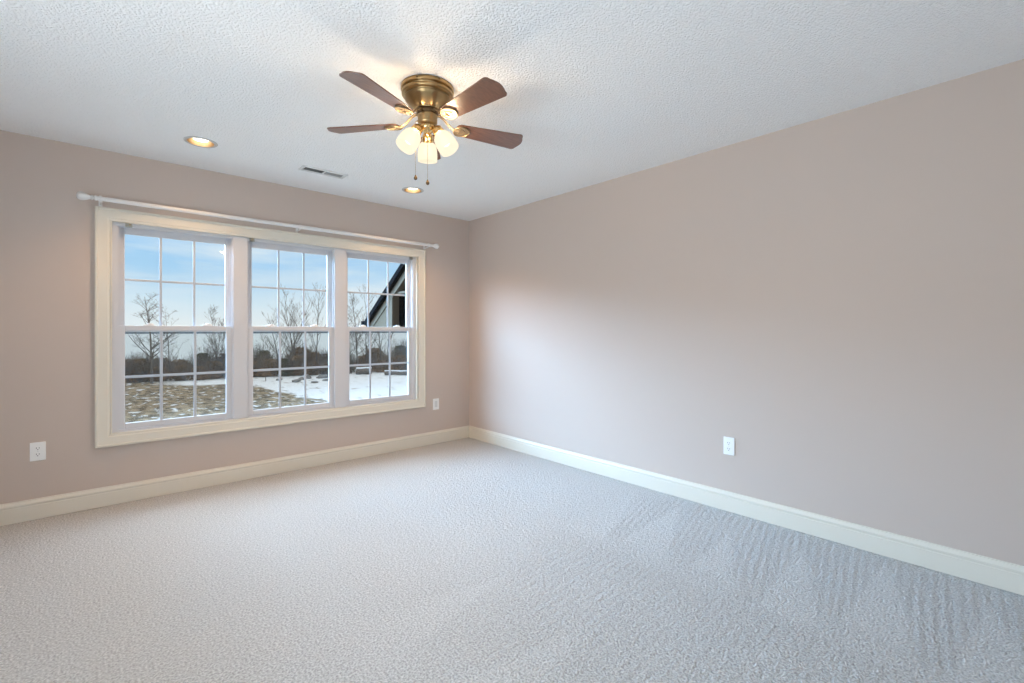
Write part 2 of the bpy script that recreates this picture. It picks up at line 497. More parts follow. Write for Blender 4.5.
# baseboards: (depth, height) profile swept along each wall
BP = [(0.0005, 0.003), (0.016, 0.003), (0.016, 0.092), (0.0135, 0.096), (0.0135, 0.100), (0.0175, 0.103), (0.0175, 0.112), (0.013, 0.121), (0.009, 0.128), (0.009, 0.133), (0.0005, 0.133)]
def baseboard(name, p0, p1, nrm):
    bm = bm_new(); nrm = Vector(nrm)
    d = (Vector(p1)-Vector(p0)).normalized()
    ra = [bm.verts.new(Vector((*p0, 0)) + Vector((*(nrm*q + d*q), z))) for q, z in BP]
    rb = [bm.verts.new(Vector((*p1, 0)) + Vector((*(nrm*q - d*q), z))) for q, z in BP]
    n = len(BP)
    for i in range(n):
        bm.faces.new((ra[i], ra[(i+1) % n], rb[(i+1) % n], rb[i]))
    bm.faces.new(ra); bm.faces.new(rb)
    struct(obj(name, bm, M['trim']))
baseboard('baseboard_back', (XL, YW), (XR, YW), (0, -1))
baseboard('baseboard_right', (XR, YW), (XR, YF), (-1, 0))
baseboard('baseboard_left', (XL, YF), (XL, YW), (1, 0))
baseboard('baseboard_front', (XR, YF), (XL, YF), (0, 1))

# ------------------------------------------------------------------ windows
bm = bm_new()
frame_xz(bm, -0.002, 2.567, 0.408, 2.046, [(0, 4.239), (0, 4.214), (0.004, 4.210), (0.014, 4.210), (0.018, 4.216), (0.066, 4.219), (0.072, 4.223), (0.0805, 4.223), (0.0805, 4.239)])
struct(obj('trim_1', bm, M['trim']))                                                    # casing round the whole opening
bm = bm_new(); frame_xz(bm, WX0+0.0005, WX1-0.0005, WZ0+0.0005, WZ1-0.0005, rect_prof(0.008, 4.225, 4.2515))
struct(obj('trim_2', bm, M['trim'], bevel=0.001))                                        # painted return inside the casing
CW = [0.467, 1.2775, 2.088]
for i, xm in enumerate([(CW[0]+CW[1])/2, (CW[1]+CW[2])/2]):
    bm = bm_new(); box(bm, xm-0.052, xm+0.052, 4.247, 4.2515, WZ0+0.010, WZ1-0.010)
    struct(obj('trim_%d' % (3+i), bm, M['vinyl'], bevel=0.0015))                         # mullion covers
def window(n, cx):
    w = bpy.data.objects.new('window_%d' % n, None); C.objects.link(w); struct(w)
    w.location = (cx, 0, 0)
    z0, z1 = WZ0+0.001, WZ1-0.001
    hw = 0.3795 if n != 2 else 0.404
    xa, xb = -0.404, 0.404
    if n == 1: xa = WX0+0.001-cx
    if n == 3: xb = WX1-0.001-cx
    # jambs and head: stepped tracks
    bm = bm_new()
    for (jx0, jx1, y0, y1) in ((xa, -0.352, 4.252, 4.262), (xa, -0.344, 4.262, 4.268), (xa, -0.352, 4.268, 4.308), (xa, -0.342, 4.308, 4.313), (xa, -0.352, 4.313, 4.350), (xa, -0.345, 4.350, 4.362)):
        box(bm, jx0, jx1, y0, y1, z0, z1)
    for (jx0, jx1, y0, y1) in ((0.352, xb, 4.252, 4.262), (0.344, xb, 4.262, 4.268), (0.352, xb, 4.268, 4.308), (0.342, xb, 4.308, 4.313), (0.352, xb, 4.313, 4.350), (0.345, xb, 4.350, 4.362)):
        box(bm, jx0, jx1, y0, y1, z0, z1)
    obj('jamb', bm, M['vinyl'], w)
    bm = bm_new()
    for (zz, y0, y1) in ((z1-0.030, 4.2525, 4.266), (z1-0.022, 4.266, 4.3075), (z1-0.034, 4.3085, 4.3125), (z1-0.026, 4.3125, 4.3495), (z1-0.044, 4.3505, 4.362)):
        box(bm, -0.3519 if y0 < 4.35 else -0.3449, 0.3519 if y0 < 4.35 else 0.3449, y0, y1, zz, z1)
    obj('head', bm, M['vinyl'], w)
    bm = bm_new()
    box(bm, -0.3519, 0.3519, 4.2525, 4.268, z0, z0+0.012); box(bm, -0.3519, 0.3519, 4.268, 4.3495, z0, z0+0.020); box(bm, -0.3449, 0.3449, 4.3505, 4.41, z0, z0+0.03)
    obj('sill', bm, M['vinyl'], w)
    # lower sash (inner track)
    bm = bm_new(); L = (-0.349, 0.349, WZ0+0.023, 1.240)
    y0, y1 = 4.270, 4.290
    box(bm, L[0], L[0]+0.040, y0, y1, L[2], L[3]); box(bm, L[1]-0.040, L[1], y0, y1, L[2], L[3])
    box(bm, L[0]+0.040, L[1]-0.040, y0, y1, L[2], L[2]+0.040); box(bm, L[0]+0.040, L[1]-0.040, y0, y1, 1.196, L[3])
    lo = obj('lower_sash', bm, M['vinyl'], w, bevel=0.003)
    bm = bm_new(); box(bm, -0.309, 0.309, 4.2790, 4.2810, 0.549, 1.196); obj('pane', bm, M['glass'], lo)
    bm = bm_new()
    for q in (-0.1035, 0.1035): box(bm, q-0.009, q+0.009, 4.2722, 4.2785, 0.549, 1.196)
    for (p, q) in ((-0.309, -0.1125), (-0.0945, 0.0945), (0.1125, 0.309)): box(bm, p, q, 4.2722, 4.2785, 0.866, 0.884)
    obj('grille', bm, M['grille'], lo, bevel=0.002)
    bm = bm_new(); box(bm, -0.30, 0.30, 4.265, 4.2705, 1.205, 1.216); obj('lift_rail', bm, M['vinyl'], lo, bevel=0.002)
    for q in (-0.175, 0.185):
        bm = bm_new(); box(bm, q-0.032, q+0.032, 4.274, 4.298, 1.2405, 1.249)
        lathe(bm, [(0.0, 1.2595), (0.010, 1.259), (0.012, 1.2495)], 16, Matrix.Translation((q, 4.286, 0)))
        box(bm, q-0.004, q+0.026, 4.277, 4.285, 1.2495, 1.2565)
        obj('sash_lock', bm, M['plate'], lo, bevel=0.002)
    # upper sash (outer track)
    bm = bm_new(); y0, y1 = 4.314, 4.334; zt = z1-0.028
    box(bm, -0.349, -0.309, y0, y1, 1.205, zt); box(bm, 0.309, 0.349, y0, y1, 1.205, zt)
    box(bm, -0.309, 0.309, y0, y1, zt-0.046, zt); box(bm, -0.309, 0.309, y0, y1, 1.205, 1.236)
    up = obj('upper_sash', bm, M['vinyl'], w, bevel=0.003)
    bm = bm_new(); box(bm, -0.309, 0.309, 4.3230, 4.3250, 1.236, zt-0.046); obj('pane', bm, M['glass'], up)
    bm = bm_new()
    for q in (-0.1035, 0.1035): box(bm, q-0.008, q+0.008, 4.3162, 4.3225, 1.236, zt-0.046)
    for (p, q) in ((-0.309, -0.1115), (-0.0955, 0.0955), (0.1115, 0.309)): box(bm, p, q, 4.3162, 4.3225, 1.560, 1.576)
    obj('grille', bm, M['grille'], up, bevel=0.002)
    bm = bm_new(); box(bm, -0.3445, 0.3445, 4.3560, 4.3570, z0+0.031, 1.222)
    obj('insect_screen', bm, M['screen'], w)
    return w
for i in range(3): window(i+1, CW[i])
def added_window(n, loc, rotz, w_, z0, z1):  # unseen windows, added so the fill lamps can shine in
    w = bpy.data.objects.new('window_%d' % n, None); C.objects.link(w); struct(w); w.location = loc; w.rotation_euler = (0, 0, rotz)
    bm = bm_new(); frame_xz(bm, -w_/2-0.08, w_/2+0.08, z0-0.08, z1+0.08, [(0, -0.001), (0, -0.026), (0.079, -0.02), (0.079, -0.001)]); obj('casing', bm, M['trim'], w)
    bm = bm_new(); frame_xz(bm, -w_/2+0.001, w_/2-0.001, z0+0.001, z1-0.001, rect_prof(0.05, 0.02, 0.09)); box(bm, -0.03, 0.03, 0.03, 0.08, z0+0.05, z1-0.05); obj('frame', bm, M['vinyl'], w)
    bm = bm_new(); box(bm, -w_/2+0.051, -0.031, 0.05, 0.053, z0+0.051, z1-0.051); box(bm, 0.031, w_/2-0.051, 0.05, 0.053, z0+0.051, z1-0.051); obj('pane', bm, M['glass'], w)
added_window(4, (XL, (LY0+LY1)/2, 0), PI/2, LY1-LY0, RZ0, RZ1)
added_window(5, ((FX0+FX1)/2, YF, 0), PI, FX1-FX0, RZ0, RZ1)

# ------------------------------------------------------------------ shade brackets at the window heads
def shade_bracket(loc, label, s=1):
    t_ = thing('shade_bracket', label, 'bracket', loc, 0, 'window shade brackets')
    bm = bm_new(); box(bm, -0.019, 0.019, 0.0, 0.003, -0.016, 0.016); box(bm, -0.019, 0.019, -0.018, 0.0, 0.013, 0.016)
    obj('back_plate', bm, M['metal'], t_, bevel=0.001)
    bm = bm_new(); box(bm, -0.013, 0.013, -0.020, -0.003, -0.012, -0.006); box(bm, -0.013, -0.009, -0.020, -0.003, -0.006, 0.004)
    obj('clip', bm, M['metal'], t_, bevel=0.001)
    bm = bm_new(); lathe(bm, [(0.004, 0), (0.004, 0.003), (0, 0.004)], 10, Matrix.Translation((0.006*s, -0.001, 0.004)) @ Matrix.Rotation(PI/2, 4, 'X'))
    obj('screw', bm, M['brass_bright'], t_, smooth=True)
shade_bracket((0.178, 4.249, 1.9475), 'small metal shade bracket at the head of the left window')
shade_bracket((0.955, 4.2485, 1.9475), 'small metal shade bracket at the left corner of the middle window')
shade_bracket((2.415, 4.2485, 1.9475), 'small metal shade bracket at the top right corner of the right window', -1)

# ------------------------------------------------------------------ curtain rod
rod = thing('curtain_rod', 'long white curtain rod with bulb finials mounted above the triple window', 'curtain rod', (1.28, 4.15, 2.085))
RX = Matrix.Rotation(PI/2, 4, 'Y')
bm = bm_new(); lathe(bm, [(0.0145, -1.275), (0.0145, 0.05)], 20, RX); lathe(bm, [(0.0162, -0.0), (0.0162, 1.305)], 20, RX)
obj('pole', bm, M['rod'], rod, smooth=True)
FP = [(0.013, 0.0), (0.0165, 0.003), (0.0165, 0.011), (0.011, 0.014), (0.010, 0.018), (0.0155, 0.022), (0.0155, 0.027), (0.011, 0.032), (0.016, 0.042), (0.023, 0.056), (0.0275, 0.070), (0.028, 0.080), (0.025, 0.089), (0.018, 0.096), (0.008, 0.100), (0, 0.101)]
bm = bm_new(); lathe(bm, FP, 24, Matrix.Translation((-1.270, 0, 0)) @ Matrix.Rotation(-PI/2, 4, 'Y')); obj('finial', bm, M['rod'], rod, smooth=True)
bm = bm_new(); lathe(bm, FP, 24, Matrix.Translation((1.302, 0, 0)) @ RX); obj('finial', bm, M['rod'], rod, smooth=True)
for q in (-1.252, 0.02, 1.282):
    bm = bm_new()
    box(bm, q-0.010, q+0.010, 0.086, 0.0895, -0.042, 0.018)                                         # plate on the wall
    box(bm, q-0.005, q+0.005, 0.012, 0.086, -0.026, -0.019)                                         # arm
    lathe(bm, [(0.0165, -0.007), (0.0205, -0.007), (0.0205, 0.007), (0.0165, 0.007), (0.0165, -0.007)], 20, Matrix.Translation((q, 0, 0)) @ RX, cap=False)   # cup ring
    box(bm, q-0.004, q+0.004, 0.010, 0.016, -0.026, -0.012)
    obj('bracket', bm, M['rod'], rod, bevel=0.001)

# ------------------------------------------------------------------ outlets
def rounded(w, h, r, n=5):
    out = []
    for cx, cy, a0 in ((w/2-r, h/2-r, 0), (-w/2+r, h/2-r, PI/2), (-w/2+r, -h/2+r, PI), (w/2-r, -h/2+r, 1.5*PI)):
        for k_ in range(n): out.append((cx+r*math.cos(a0+PI/2*k_/(n-1)), cy+r*math.sin(a0+PI/2*k_/(n-1))))
    return out
def wall_plate(loc, rotz, label, kind='duplex'):
    """local: faces -Y, plate in XZ"""
    t_ = thing('electrical_outlet' if kind == 'duplex' else 'wall_switch', label, 'outlet' if kind == 'duplex' else 'switch plate', loc, rotz)
    F = Matrix.Rotation(PI/2, 4, 'X')                                                               # XY outline -> XZ, +Z -> -Y
    bm = bm_new(); prism(bm, rounded(0.073, 0.118, 0.004), 0.0005, 0.006, F); obj('cover_plate', bm, M['plate'], t_, bevel=0.0025)
    if kind == 'duplex':
        for dz in (0.0195, -0.0195):
            bm = bm_new()
            pts = [(0.0172*math.cos(a_), max(-0.0125, min(0.0125, 0.0172*math.sin(a_)))) for a_ in [2*PI*k_/28 for k_ in range(28)]]
            prism(bm, pts, 0.0055, 0.0078, Matrix.Translation((0, 0, dz)) @ F)
            rc = obj('receptacle', bm, M['plate'], t_)
            bm = bm_new()
            for sx, hh in ((-0.0064, 0.0085), (0.0064, 0.007)):
                box(bm, sx-0.0013, sx+0.0013, -0.0082, -0.0077, dz+0.003-hh/2, dz+0.003+hh/2)
            lathe(bm, [(0.0026, 0.0077), (0.0026, 0.0082)], 10, Matrix.Translation((0, 0, dz-0.0075)) @ F)
            obj('slots', bm, M['slot'], rc)
        bm = bm_new(); lathe(bm, [(0.0030, 0.0055), (0.0028, 0.0072), (0, 0.0076)], 12, F); obj('screw', bm, M['insert'], t_, smooth=True)
    else:
        bm = bm_new(); prism(bm, rounded(0.034, 0.067, 0.002), 0.0055, 0.0075, F); obj('insert', bm, M['insert'], t_, bevel=0.001)
        bm = bm_new(); prism(bm, rounded(0.026, 0.030, 0.002), 0.0072, 0.0095, Matrix.Translation((0, 0, 0.0145)) @ F); obj('rocker', bm, M['insert'], t_, bevel=0.001)
        for dz in (0.0475, -0.0475):
            bm = bm_new(); lathe(bm, [(0.0030, 0.0055), (0.0028, 0.0068), (0, 0.0072)], 12, Matrix.Translation((0, 0, dz)) @ F); obj('screw', bm, M['insert'], t_, smooth=True)
wall_plate((-0.272, YW, 0.4325), 0, 'white duplex outlet on the window wall left of the window')
wall_plate((2.706, YW, 0.4215), 0, 'white wall plate with a grey insert between the window and the room corner', 'decor')
wall_plate((XR, 1.346, 0.4355), -PI/2, 'white duplex outlet on the long bare right wall')

# ------------------------------------------------------------------ recessed lights
def recessed_light(x_, y_, label):
    t_ = thing('recessed_light', label, 'recessed light', (x_, y_, H), 0, 'recessed ceiling lights')
    bm = bm_new(); lathe(bm, [(0.0745, 0.0), (0.0745, -0.003), (0.078, -0.006), (0.088, -0.0055), (0.093, -0.003), (0.0945, -0.0005)], 48, None, cap=False)
    obj('trim_ring', bm, M['can_ring'], t_, smooth=True)
    bm = bm_new(); lathe(bm, [(0.0743, -0.004), (0.071, 0.03), (0.066, 0.07), (0.062, 0.11), (0.0, 0.112)], 48, None, cap=False)
    obj('baffle', bm, M['baffle'], t_, smooth=True)
    bm = bm_new(); lathe(bm, [(0.0, 0.008), (0.024, 0.009), (0.041, 0.014), (0.050, 0.025), (0.050, 0.036), (0.038, 0.066), (0.018, 0.098), (0.014, 0.1105)], 32)
    obj('flood_bulb', bm, M['flood'], t_, smooth=True)
    d = bpy.data.lights.new('flood_lamp', 'SPOT'); d.energy = 44; d.color = (1.0, 0.58, 0.26); d.spot_size = R(128); d.spot_blend = 0.6; d.shadow_soft_size = 0.03
    o = bpy.data.objects.new('flood_lamp', d); C.objects.link(o); o.parent = t_; o.location = (0, 0, 0.003)
recessed_light(*CANS[0], 'lit recessed ceiling light left of the ceiling vent')
recessed_light(*CANS[1], 'lit recessed ceiling light just below the ceiling fan, nearer the room corner')

# ------------------------------------------------------------------ ceiling vent
vt = thing('ceiling_vent', 'white rectangular ceiling vent with two banks of louvres between the recessed lights', 'vent', (vx, vy, H))
bm = bm_new()
def frame_xy(bm, w, h, prof):
    rings = [[bm.verts.new(p) for p in ((-w/2+i_, -h/2+i_, z_), (w/2-i_, -h/2+i_, z_), (w/2-i_, h/2-i_, z_), (-w/2+i_, h/2-i_, z_))] for i_, z_ in prof]
    for q in range(len(rings)):
        a_, b_ = rings[q], rings[(q+1) % len(rings)]
        for k_ in range(4): bm.faces.new((a_[k_], a_[(k_+1) % 4], b_[(k_+1) % 4], b_[k_]))
frame_xy(bm, 0.345, 0.130, [(0, -0.0005), (0.006, -0.007), (0.020, -0.009), (0.026, -0.004), (0.026, -0.0005)])
box(bm, -0.004, 0.004, -0.041, 0.041, -0.008, -0.001)
obj('frame', bm, M['vent'], vt)
for sgn in (-1, 1):
    bm = bm_new()
    for k_ in range(7):
        yy = -0.033 + k_*0.011
        for_m = Matrix.Translation((sgn*0.0745, yy, 0.004)) @ Matrix.Rotation(R(42)*sgn, 4, 'X')
        box(bm, -0.070, 0.070, -0.0007, 0.0007, -0.008, 0.008, for_m)
    obj('louvre_bank', bm, M['vent_shade_light'] if sgn > 0 else M['vent_shade_deep'], vt)
bm = bm_new(); frame_xy(bm, 0.2995, 0.0845, [(0, 0.0), (0, 0.12), (0.004, 0.12), (0.004, 0.0)]); box(bm, -0.14, 0.14, -0.04, 0.04, 0.118, 0.12)
obj('duct', bm, M['duct'], vt)

# ------------------------------------------------------------------ ceiling fan
FX, FY = 1.265, 2.059
fan = thing('ceiling_fan', 'antique brass hugger ceiling fan with five walnut blades and three lit frosted shades', 'ceiling fan', (FX, FY, H))
bm = bm_new()
lathe(bm, [(0.0, 0.0), (0.1325, 0.0), (0.1340, -0.003), (0.1340, -0.016), (0.1325, -0.019), (0.1240, -0.0215), (0.1225, -0.025), (0.1270, -0.028), (0.1300, -0.033), (0.1295, -0.040), (0.125, -0.045), (0.1130, -0.047), (0.1110, -0.052), (0.1145, -0.0545), (0.1160, -0.058), (0.1145, -0.0625), (0.106, -0.074), (0.093, -0.090), (0.079, -0.103), (0.069, -0.110), (0.0635, -0.113), (0.062, -0.117), (0.0, -0.117)], 56)
mh = obj('motor_housing', bm, M['brass'], fan, smooth=True)
for q in range(4):
    an = R(238+25) + q*PI/2 if q % 2 == 0 else R(238-22) + (q-1)*PI/2
    bm = bm_new(); lathe(bm, [(0.0045, 0), (0.0045, 0.003), (0.0, 0.0042)], 12, Matrix.Rotation(an, 4, 'Z') @ Matrix.Translation((0.1335, 0, -0.010)) @ RX)
    obj('screw', bm, M['brass_dark'], mh, smooth=True)
bm = bm_new(); lathe(bm, [(0.0, -0.1172), (0.050, -0.1172), (0.053, -0.120), (0.053, -0.133), (0.050, -0.137), (0.0, -0.137)], 40); obj('rotor', bm, M['brass_dark'], fan, smooth=True)
bm = bm_new(); lathe(bm, [(0.0, -0.1372), (0.046, -0.1372), (0.050, -0.140), (0.051, -0.146), (0.049, -0.150), (0.049, -0.176), (0.047, -0.183), (0.040, -0.189), (0.034, -0.191), (0.0, -0.191)], 40); obj('switch_housing', bm, M['brass'], fan, smooth=True)
AW = math.degrees(math.atan2(FY, FX))                         # the direction pointing away from the camera
# blades with arms
ZB = -0.180
def blade(ang):
    A = Matrix.Rotation(R(ang), 4, 'Z')
    P = A @ Matrix.Translation((0, 0, ZB)) @ Matrix.Rotation(R(-12), 4, 'X')
    poly = []
    r0, r1, h0, h1 = 0.152, 0.540, 0.046, 0.069
    rc = 0.026
    for k_ in range(6):
        a_ = PI + PI/2*k_/5; poly.append((r0+rc+rc*math.cos(a_), -h0+rc+rc*math.sin(a_)))
    rt = 0.020
    for k_ in range(7):
        a_ = -PI/2 + PI/2*k_/6; poly.append((r1-rt-0.016+rt*math.cos(a_), -h1+rt+rt*math.sin(a_)))
    for k_ in range(1, 6):
        u_ = k_/6; poly.append((r1-0.016+0.016*math.sin(PI*u_), -h1+rt+(2*h1-2*rt)*u_))
    for k_ in range(7):
        a_ = PI/2*k_/6; poly.append((r1-rt-0.016+rt*math.cos(a_), h1-rt+rt*math.sin(a_)))
    for k_ in range(6):
        a_ = PI/2 + PI/2*k_/5; poly.append((r0+rc+rc*math.cos(a_), h0-rc+rc*math.sin(a_)))
    bm = bm_new(); prism(bm, poly, -0.003, 0.003, P)
    bl = obj('blade', bm, M['wood'], fan, bevel=0.0015)
    # arm: curved bar from the rotor down to a shell-shaped pad under the blade
    bm = bm_new()
    pts = [(0.044, 0, 0.052), (0.066, 0, 0.050), (0.085, 0, 0.040), (0.105, 0, 0.020), (0.125, 0, 0.002), (0.145, 0, -0.006), (0.170, 0, -0.0075)]
    tube(bm, [A @ Matrix.Translation((0, 0, ZB)) @ Vector(p) for p in pts], [0.011, 0.011, 0.009, 0.008, 0.0085, 0.011, 0.014], 10, 0.55)
    pad = [(0.142, -0.012), (0.150, -0.026), (0.160, -0.034), (0.172, -0.038)]
    pad += [(0.176+0.050*math.cos(a_), 0.038*math.sin(a_)) for a_ in [(-PI/2)+PI*k_/14 for k_ in range(15)]]
    pad += [(x_, -y_) for x_, y_ in pad[3::-1]]
    prism(bm, pad, -0.0085, -0.0032, P)
    rim = [P @ Vector((x_, y_, -0.009)) for x_, y_ in pad]
    tube(bm, rim+[rim[0]], 0.0035, 6)
    arc = [P @ Vector((0.168+0.030*math.cos(a_), 0.022*math.sin(a_), -0.009)) for a_ in [(-PI/2)+PI*k_/10 for k_ in range(11)]]
    tube(bm, arc, 0.0022, 6)
    for sx, sy in ((0.170, 0.018), (0.170, -0.018), (0.206, 0)):
        lathe(bm, [(0.005, -0.0085), (0.0045, -0.0105), (0, -0.0115)], 10, P @ Matrix.Translation((sx, sy, 0)))
    obj('blade_arm', bm, M['brass_pale'], bl, smooth=True)
for q in range(5): blade(-159.0 + 72*q)
# light kit
bm = bm_new(); lathe(bm, [(0.0, -0.1912), (0.034, -0.1912), (0.040, -0.195), (0.041, -0.203), (0.036, -0.214), (0.024, -0.223), (0.010, -0.228), (0.008, -0.236), (0.005, -0.240), (0, -0.241)], 36)
lf = obj('light_fitter', bm, M['brass_bright'], fan, smooth=True)
for q in range(3):
    A = Matrix.Rotation(R(AW + 120*q), 4, 'Z')
    S = A @ Matrix.Translation((0.051, 0, -0.212)) @ Matrix.Rotation(R(180-33), 4, 'Y')       # local +Z runs down and outward
    bm = bm_new()
    tube(bm, [A @ Vector(p) for p in ((0.028, 0, -0.203), (0.037, 0, -0.202), (0.047, 0, -0.207), (0.053, 0, -0.215))], 0.0085, 10)
    lathe(bm, [(0.0, -0.006), (0.012, -0.006), (0.020, -0.002), (0.026, 0.006), (0.0275, 0.020), (0.0275, 0.030), (0.030, 0.032), (0.030, 0.037), (0.024, 0.037)], 28, S)
    obj('socket', bm, M['brass_bright'], lf, smooth=True)
    bm = bm_new()
    outer = [(0.023, 0.034), (0.027, 0.039), (0.037, 0.047), (0.045, 0.059), (0.0495, 0.077), (0.0515, 0.098), (0.0520, 0.120), (0.0510, 0.138)]
    inner = [(r_-0.003, z_) for r_, z_ in outer[::-1]]
    lathe(bm, outer+inner+[outer[0]], 40, S, cap=False)
    sh = obj('lamp_shade', bm, M['shade'], fan, smooth=True)
    bm = bm_new(); lathe(bm, [(0.0, 0.112), (0.012, 0.110), (0.021, 0.102), (0.025, 0.090), (0.022, 0.076), (0.014, 0.060), (0.012, 0.038), (0.0, 0.038)], 24, S)
    obj('bulb', bm, M['bulb'], sh, smooth=True)
    d = bpy.data.lights.new('bulb_glow', 'POINT'); d.energy = 34.0; d.color = (1.0, 0.72, 0.44); d.shadow_soft_size = 0.022; d.specular_factor = 0.3
    o = bpy.data.objects.new('bulb_glow', d); C.objects.link(o); o.parent = sh; o.matrix_local = S @ Matrix.Translation((0, 0, 0.088))
# pull chains
rv = Vector((0.745, -0.667, 0)); fv = Vector((0.667, 0.745, 0))
for off, zend in ((rv*-0.060 + fv*-0.006, 1.972), (fv*-0.054 + rv*0.010, 1.932)):
    bm = bm_new()
    top = off.normalized()*0.047 + Vector((0, 0, -0.166))
    p2 = Vector((off.x, off.y, -0.171))
    zt_ = p2.z; zb_ = zend + 0.026 - H
    tube(bm, [top, p2], 0.003, 8)
    nb = int((zt_-zb_)/0.0052)
    tube(bm, [p2, Vector((p2.x, p2.y, zb_))], 0.0007, 5)
    for k_ in range(nb):
        lathe(bm, [(0, 0.0014), (0.0012, 0.0007), (0.0012, -0.0007), (0, -0.0014)], 6, Matrix.Translation((p2.x, p2.y, zt_-k_*0.0052)))
    ch = obj('pull_chain', bm, M['brass'], fan, smooth=True)
    bm = bm_new(); lathe(bm, [(0.0, 0.0), (0.003, -0.001), (0.004, -0.006), (0.0075, -0.012), (0.009, -0.018), (0.0075, -0.024), (0.003, -0.027), (0.0, -0.0275)], 16, Matrix.Translation((p2.x, p2.y, zb_)))
    obj('pull_knob', bm, M['brass_dark'], ch, smooth=True)

# ------------------------------------------------------------------ outdoors
GZ = -3.0
bm = bm_new()
v0 = [bm.verts.new(p) for p in ((-60, 4.5, GZ), (95, 4.5, GZ), (95, 53, GZ), (-60, 53, GZ))]
bm.faces.new(v0)
v1 = [bm.verts.new(p) for p in ((-60, 60, GZ-1.2), (95, 60, GZ-1.2))]
bm.faces.new((v0[3], v0[2], v1[1], v1[0]))
struct(obj('ground', bm, M['field']))
bm = bm_new(); vs = [bm.verts.new(p) for p in ((-700, 56, GZ-0.75), (1300, 56, GZ-0.75), (1300, 1150, GZ-0.75), (-700, 1150, GZ-0.75))]; bm.faces.new(vs)
struct(obj('water', bm, M['water']))
# far shore: a low uneven ridge
bm = bm_new(); random.seed(3)
prev = None
for k_ in range(140):
    xx = -500 + k_*12
    hh = 4.2 + 2.2*math.sin(k_*0.21) + 1.4*math.sin(k_*0.63+1) + random.uniform(-0.5, 0.5)
    cur = [bm.verts.new((xx, 890, GZ-1)), bm.verts.new((xx, 905, GZ+hh)), bm.verts.new((xx, 960, GZ+hh*0.9)), bm.verts.new((xx, 980, GZ-1))]
    if prev:
        for j in range(3): bm.faces.new((prev[j], cur[j], cur[j+1], prev[j+1]))
    prev = cur
struct(obj('far_shore', bm, M['shore']))

def branches(bm, p, d, length, rad, depth, rnd, kids, spread, seg, up=0.08):
    n = 4 if depth else 3
    pts = [p.copy()]; dd = d.normalized(); q = p.copy()
    for i in range(n):
        dd = (dd + Vector((rnd.uniform(-1, 1), rnd.uniform(-1, 1), rnd.uniform(-0.6, 0.8)))*0.13 + Vector((0, 0, up))).normalized()
        q = q + dd*(length/n); pts.append(q.copy())
    tube(bm, pts, [rad*(1-0.75*i/n) for i in range(n+1)], seg, cap=False)
    if depth <= 0: return
    for k_ in range(kids):
        f_ = rnd.uniform(0.3, 0.97); i = min(n-1, int(f_*n)); base = pts[i].lerp(pts[i+1], f_*n-i)
        side = Vector((rnd.uniform(-1, 1), rnd.uniform(-1, 1), rnd.uniform(-0.1, 0.5))).normalized()
        nd = (dd*(1-spread) + side*spread)
        branches(bm, base, nd, length*rnd.uniform(0.38, 0.62)*(1.15-0.5*f_), max(rad*0.42, 0.007), depth-1, rnd, kids, spread, 3, up)
def tree(x_, y_, h, seed, label, trunks=1, kids=8, depth=3, spread=0.6, r0=0.09, m=None, group=None, mat_='bark'):
    rnd = random.Random(seed); r0 *= 0.62; kids += 2
    t_ = thing('bare_tree', label, 'tree', (x_, y_, GZ), 0, group)
    bmt, bmb = bm_new(), bm_new()
    for q in range(trunks):
        lean = Vector((rnd.uniform(-1, 1), rnd.uniform(-1, 1), 0))*(0.05 if trunks == 1 else 0.16)
        pts = []; p = Vector((rnd.uniform(-.25, .25)*(trunks > 1), rnd.uniform(-.25, .25)*(trunks > 1), -0.1))
        n = 7; hh = h*(1 if q == 0 else rnd.uniform(0.75, 0.95))
        dd = Vector((0, 0, 1)) + lean
        for i in range(n+1):
            pts.append(p.copy()); p = p + dd.normalized()*(hh/n); dd = dd + Vector((rnd.uniform(-1, 1), rnd.uniform(-1, 1), 0))*0.07
        rr = r0*(1 if trunks == 1 else 0.75)
        tube(bmt, pts, [rr*(1-0.85*i/n) for i in range(n+1)], 6)
        for k_ in range(kids*2):
            f_ = rnd.uniform(0.22, 0.98); i = min(n-1, int(f_*n)); base = pts[i].lerp(pts[i+1], f_*n-i)
            a_ = rnd.uniform(0, 2*PI)
            nd = Vector((math.cos(a_)*spread, math.sin(a_)*spread, rnd.uniform(0.35, 0.9)))
            branches(bmb, base, nd, hh*0.36*(1.15-0.8*f_), rr*0.42*(1.1-0.7*f_), depth-1, rnd, max(3, kids//2), spread, 4)
    obj('trunk', bmt, M[mat_], t_, smooth=True); obj('branches', bmb, M[mat_], t_)
    return t_
# (x, y) measured on the ground beyond the window
tree(3.35, 46.5, 7.0, 11, 'bare spreading tree behind the brush at the far left of the left window', 1, 9, 3, 0.8, 0.17)
tree(8.0, 48.0, 6.0, 12, 'bare many-stemmed tree behind the brush at the right of the left window', 4, 6, 3, 0.5, 0.09)
tree(4.75, 48.5, 6.0, 21, 'slender bare tree behind the brush in the middle of the left window', 1, 7, 3, 0.8, 0.08)
tree(10.56, 42.4, 4.1, 13, 'thin bare sapling standing on the snow in front of the brush in the middle window', 1, 7, 2, 0.55, 0.05, mat_='bark_pale')
tree(10.1, 47.5, 5.2, 14, 'thin bare tree at the left edge of the middle window', 1, 7, 3, 0.5, 0.07)
tree(12.9, 46.0, 7.8, 15, 'tall bare tree with twin stems in the centre of the middle window', 2, 7, 3, 0.42, 0.13)
tree(14.05, 46.6, 8.0, 16, 'tall bare tree right of the twin-stemmed tree in the middle window', 2, 7, 3, 0.42, 0.12)
tree(15.9, 46.0, 8.2, 17, 'tall narrow bare tree near the right edge of the middle window', 1, 7, 3, 0.38, 0.10)
tree(18.6, 44.5, 7.0, 18, 'bare spreading tree at the left edge of the right window', 2, 8, 3, 0.65, 0.10)
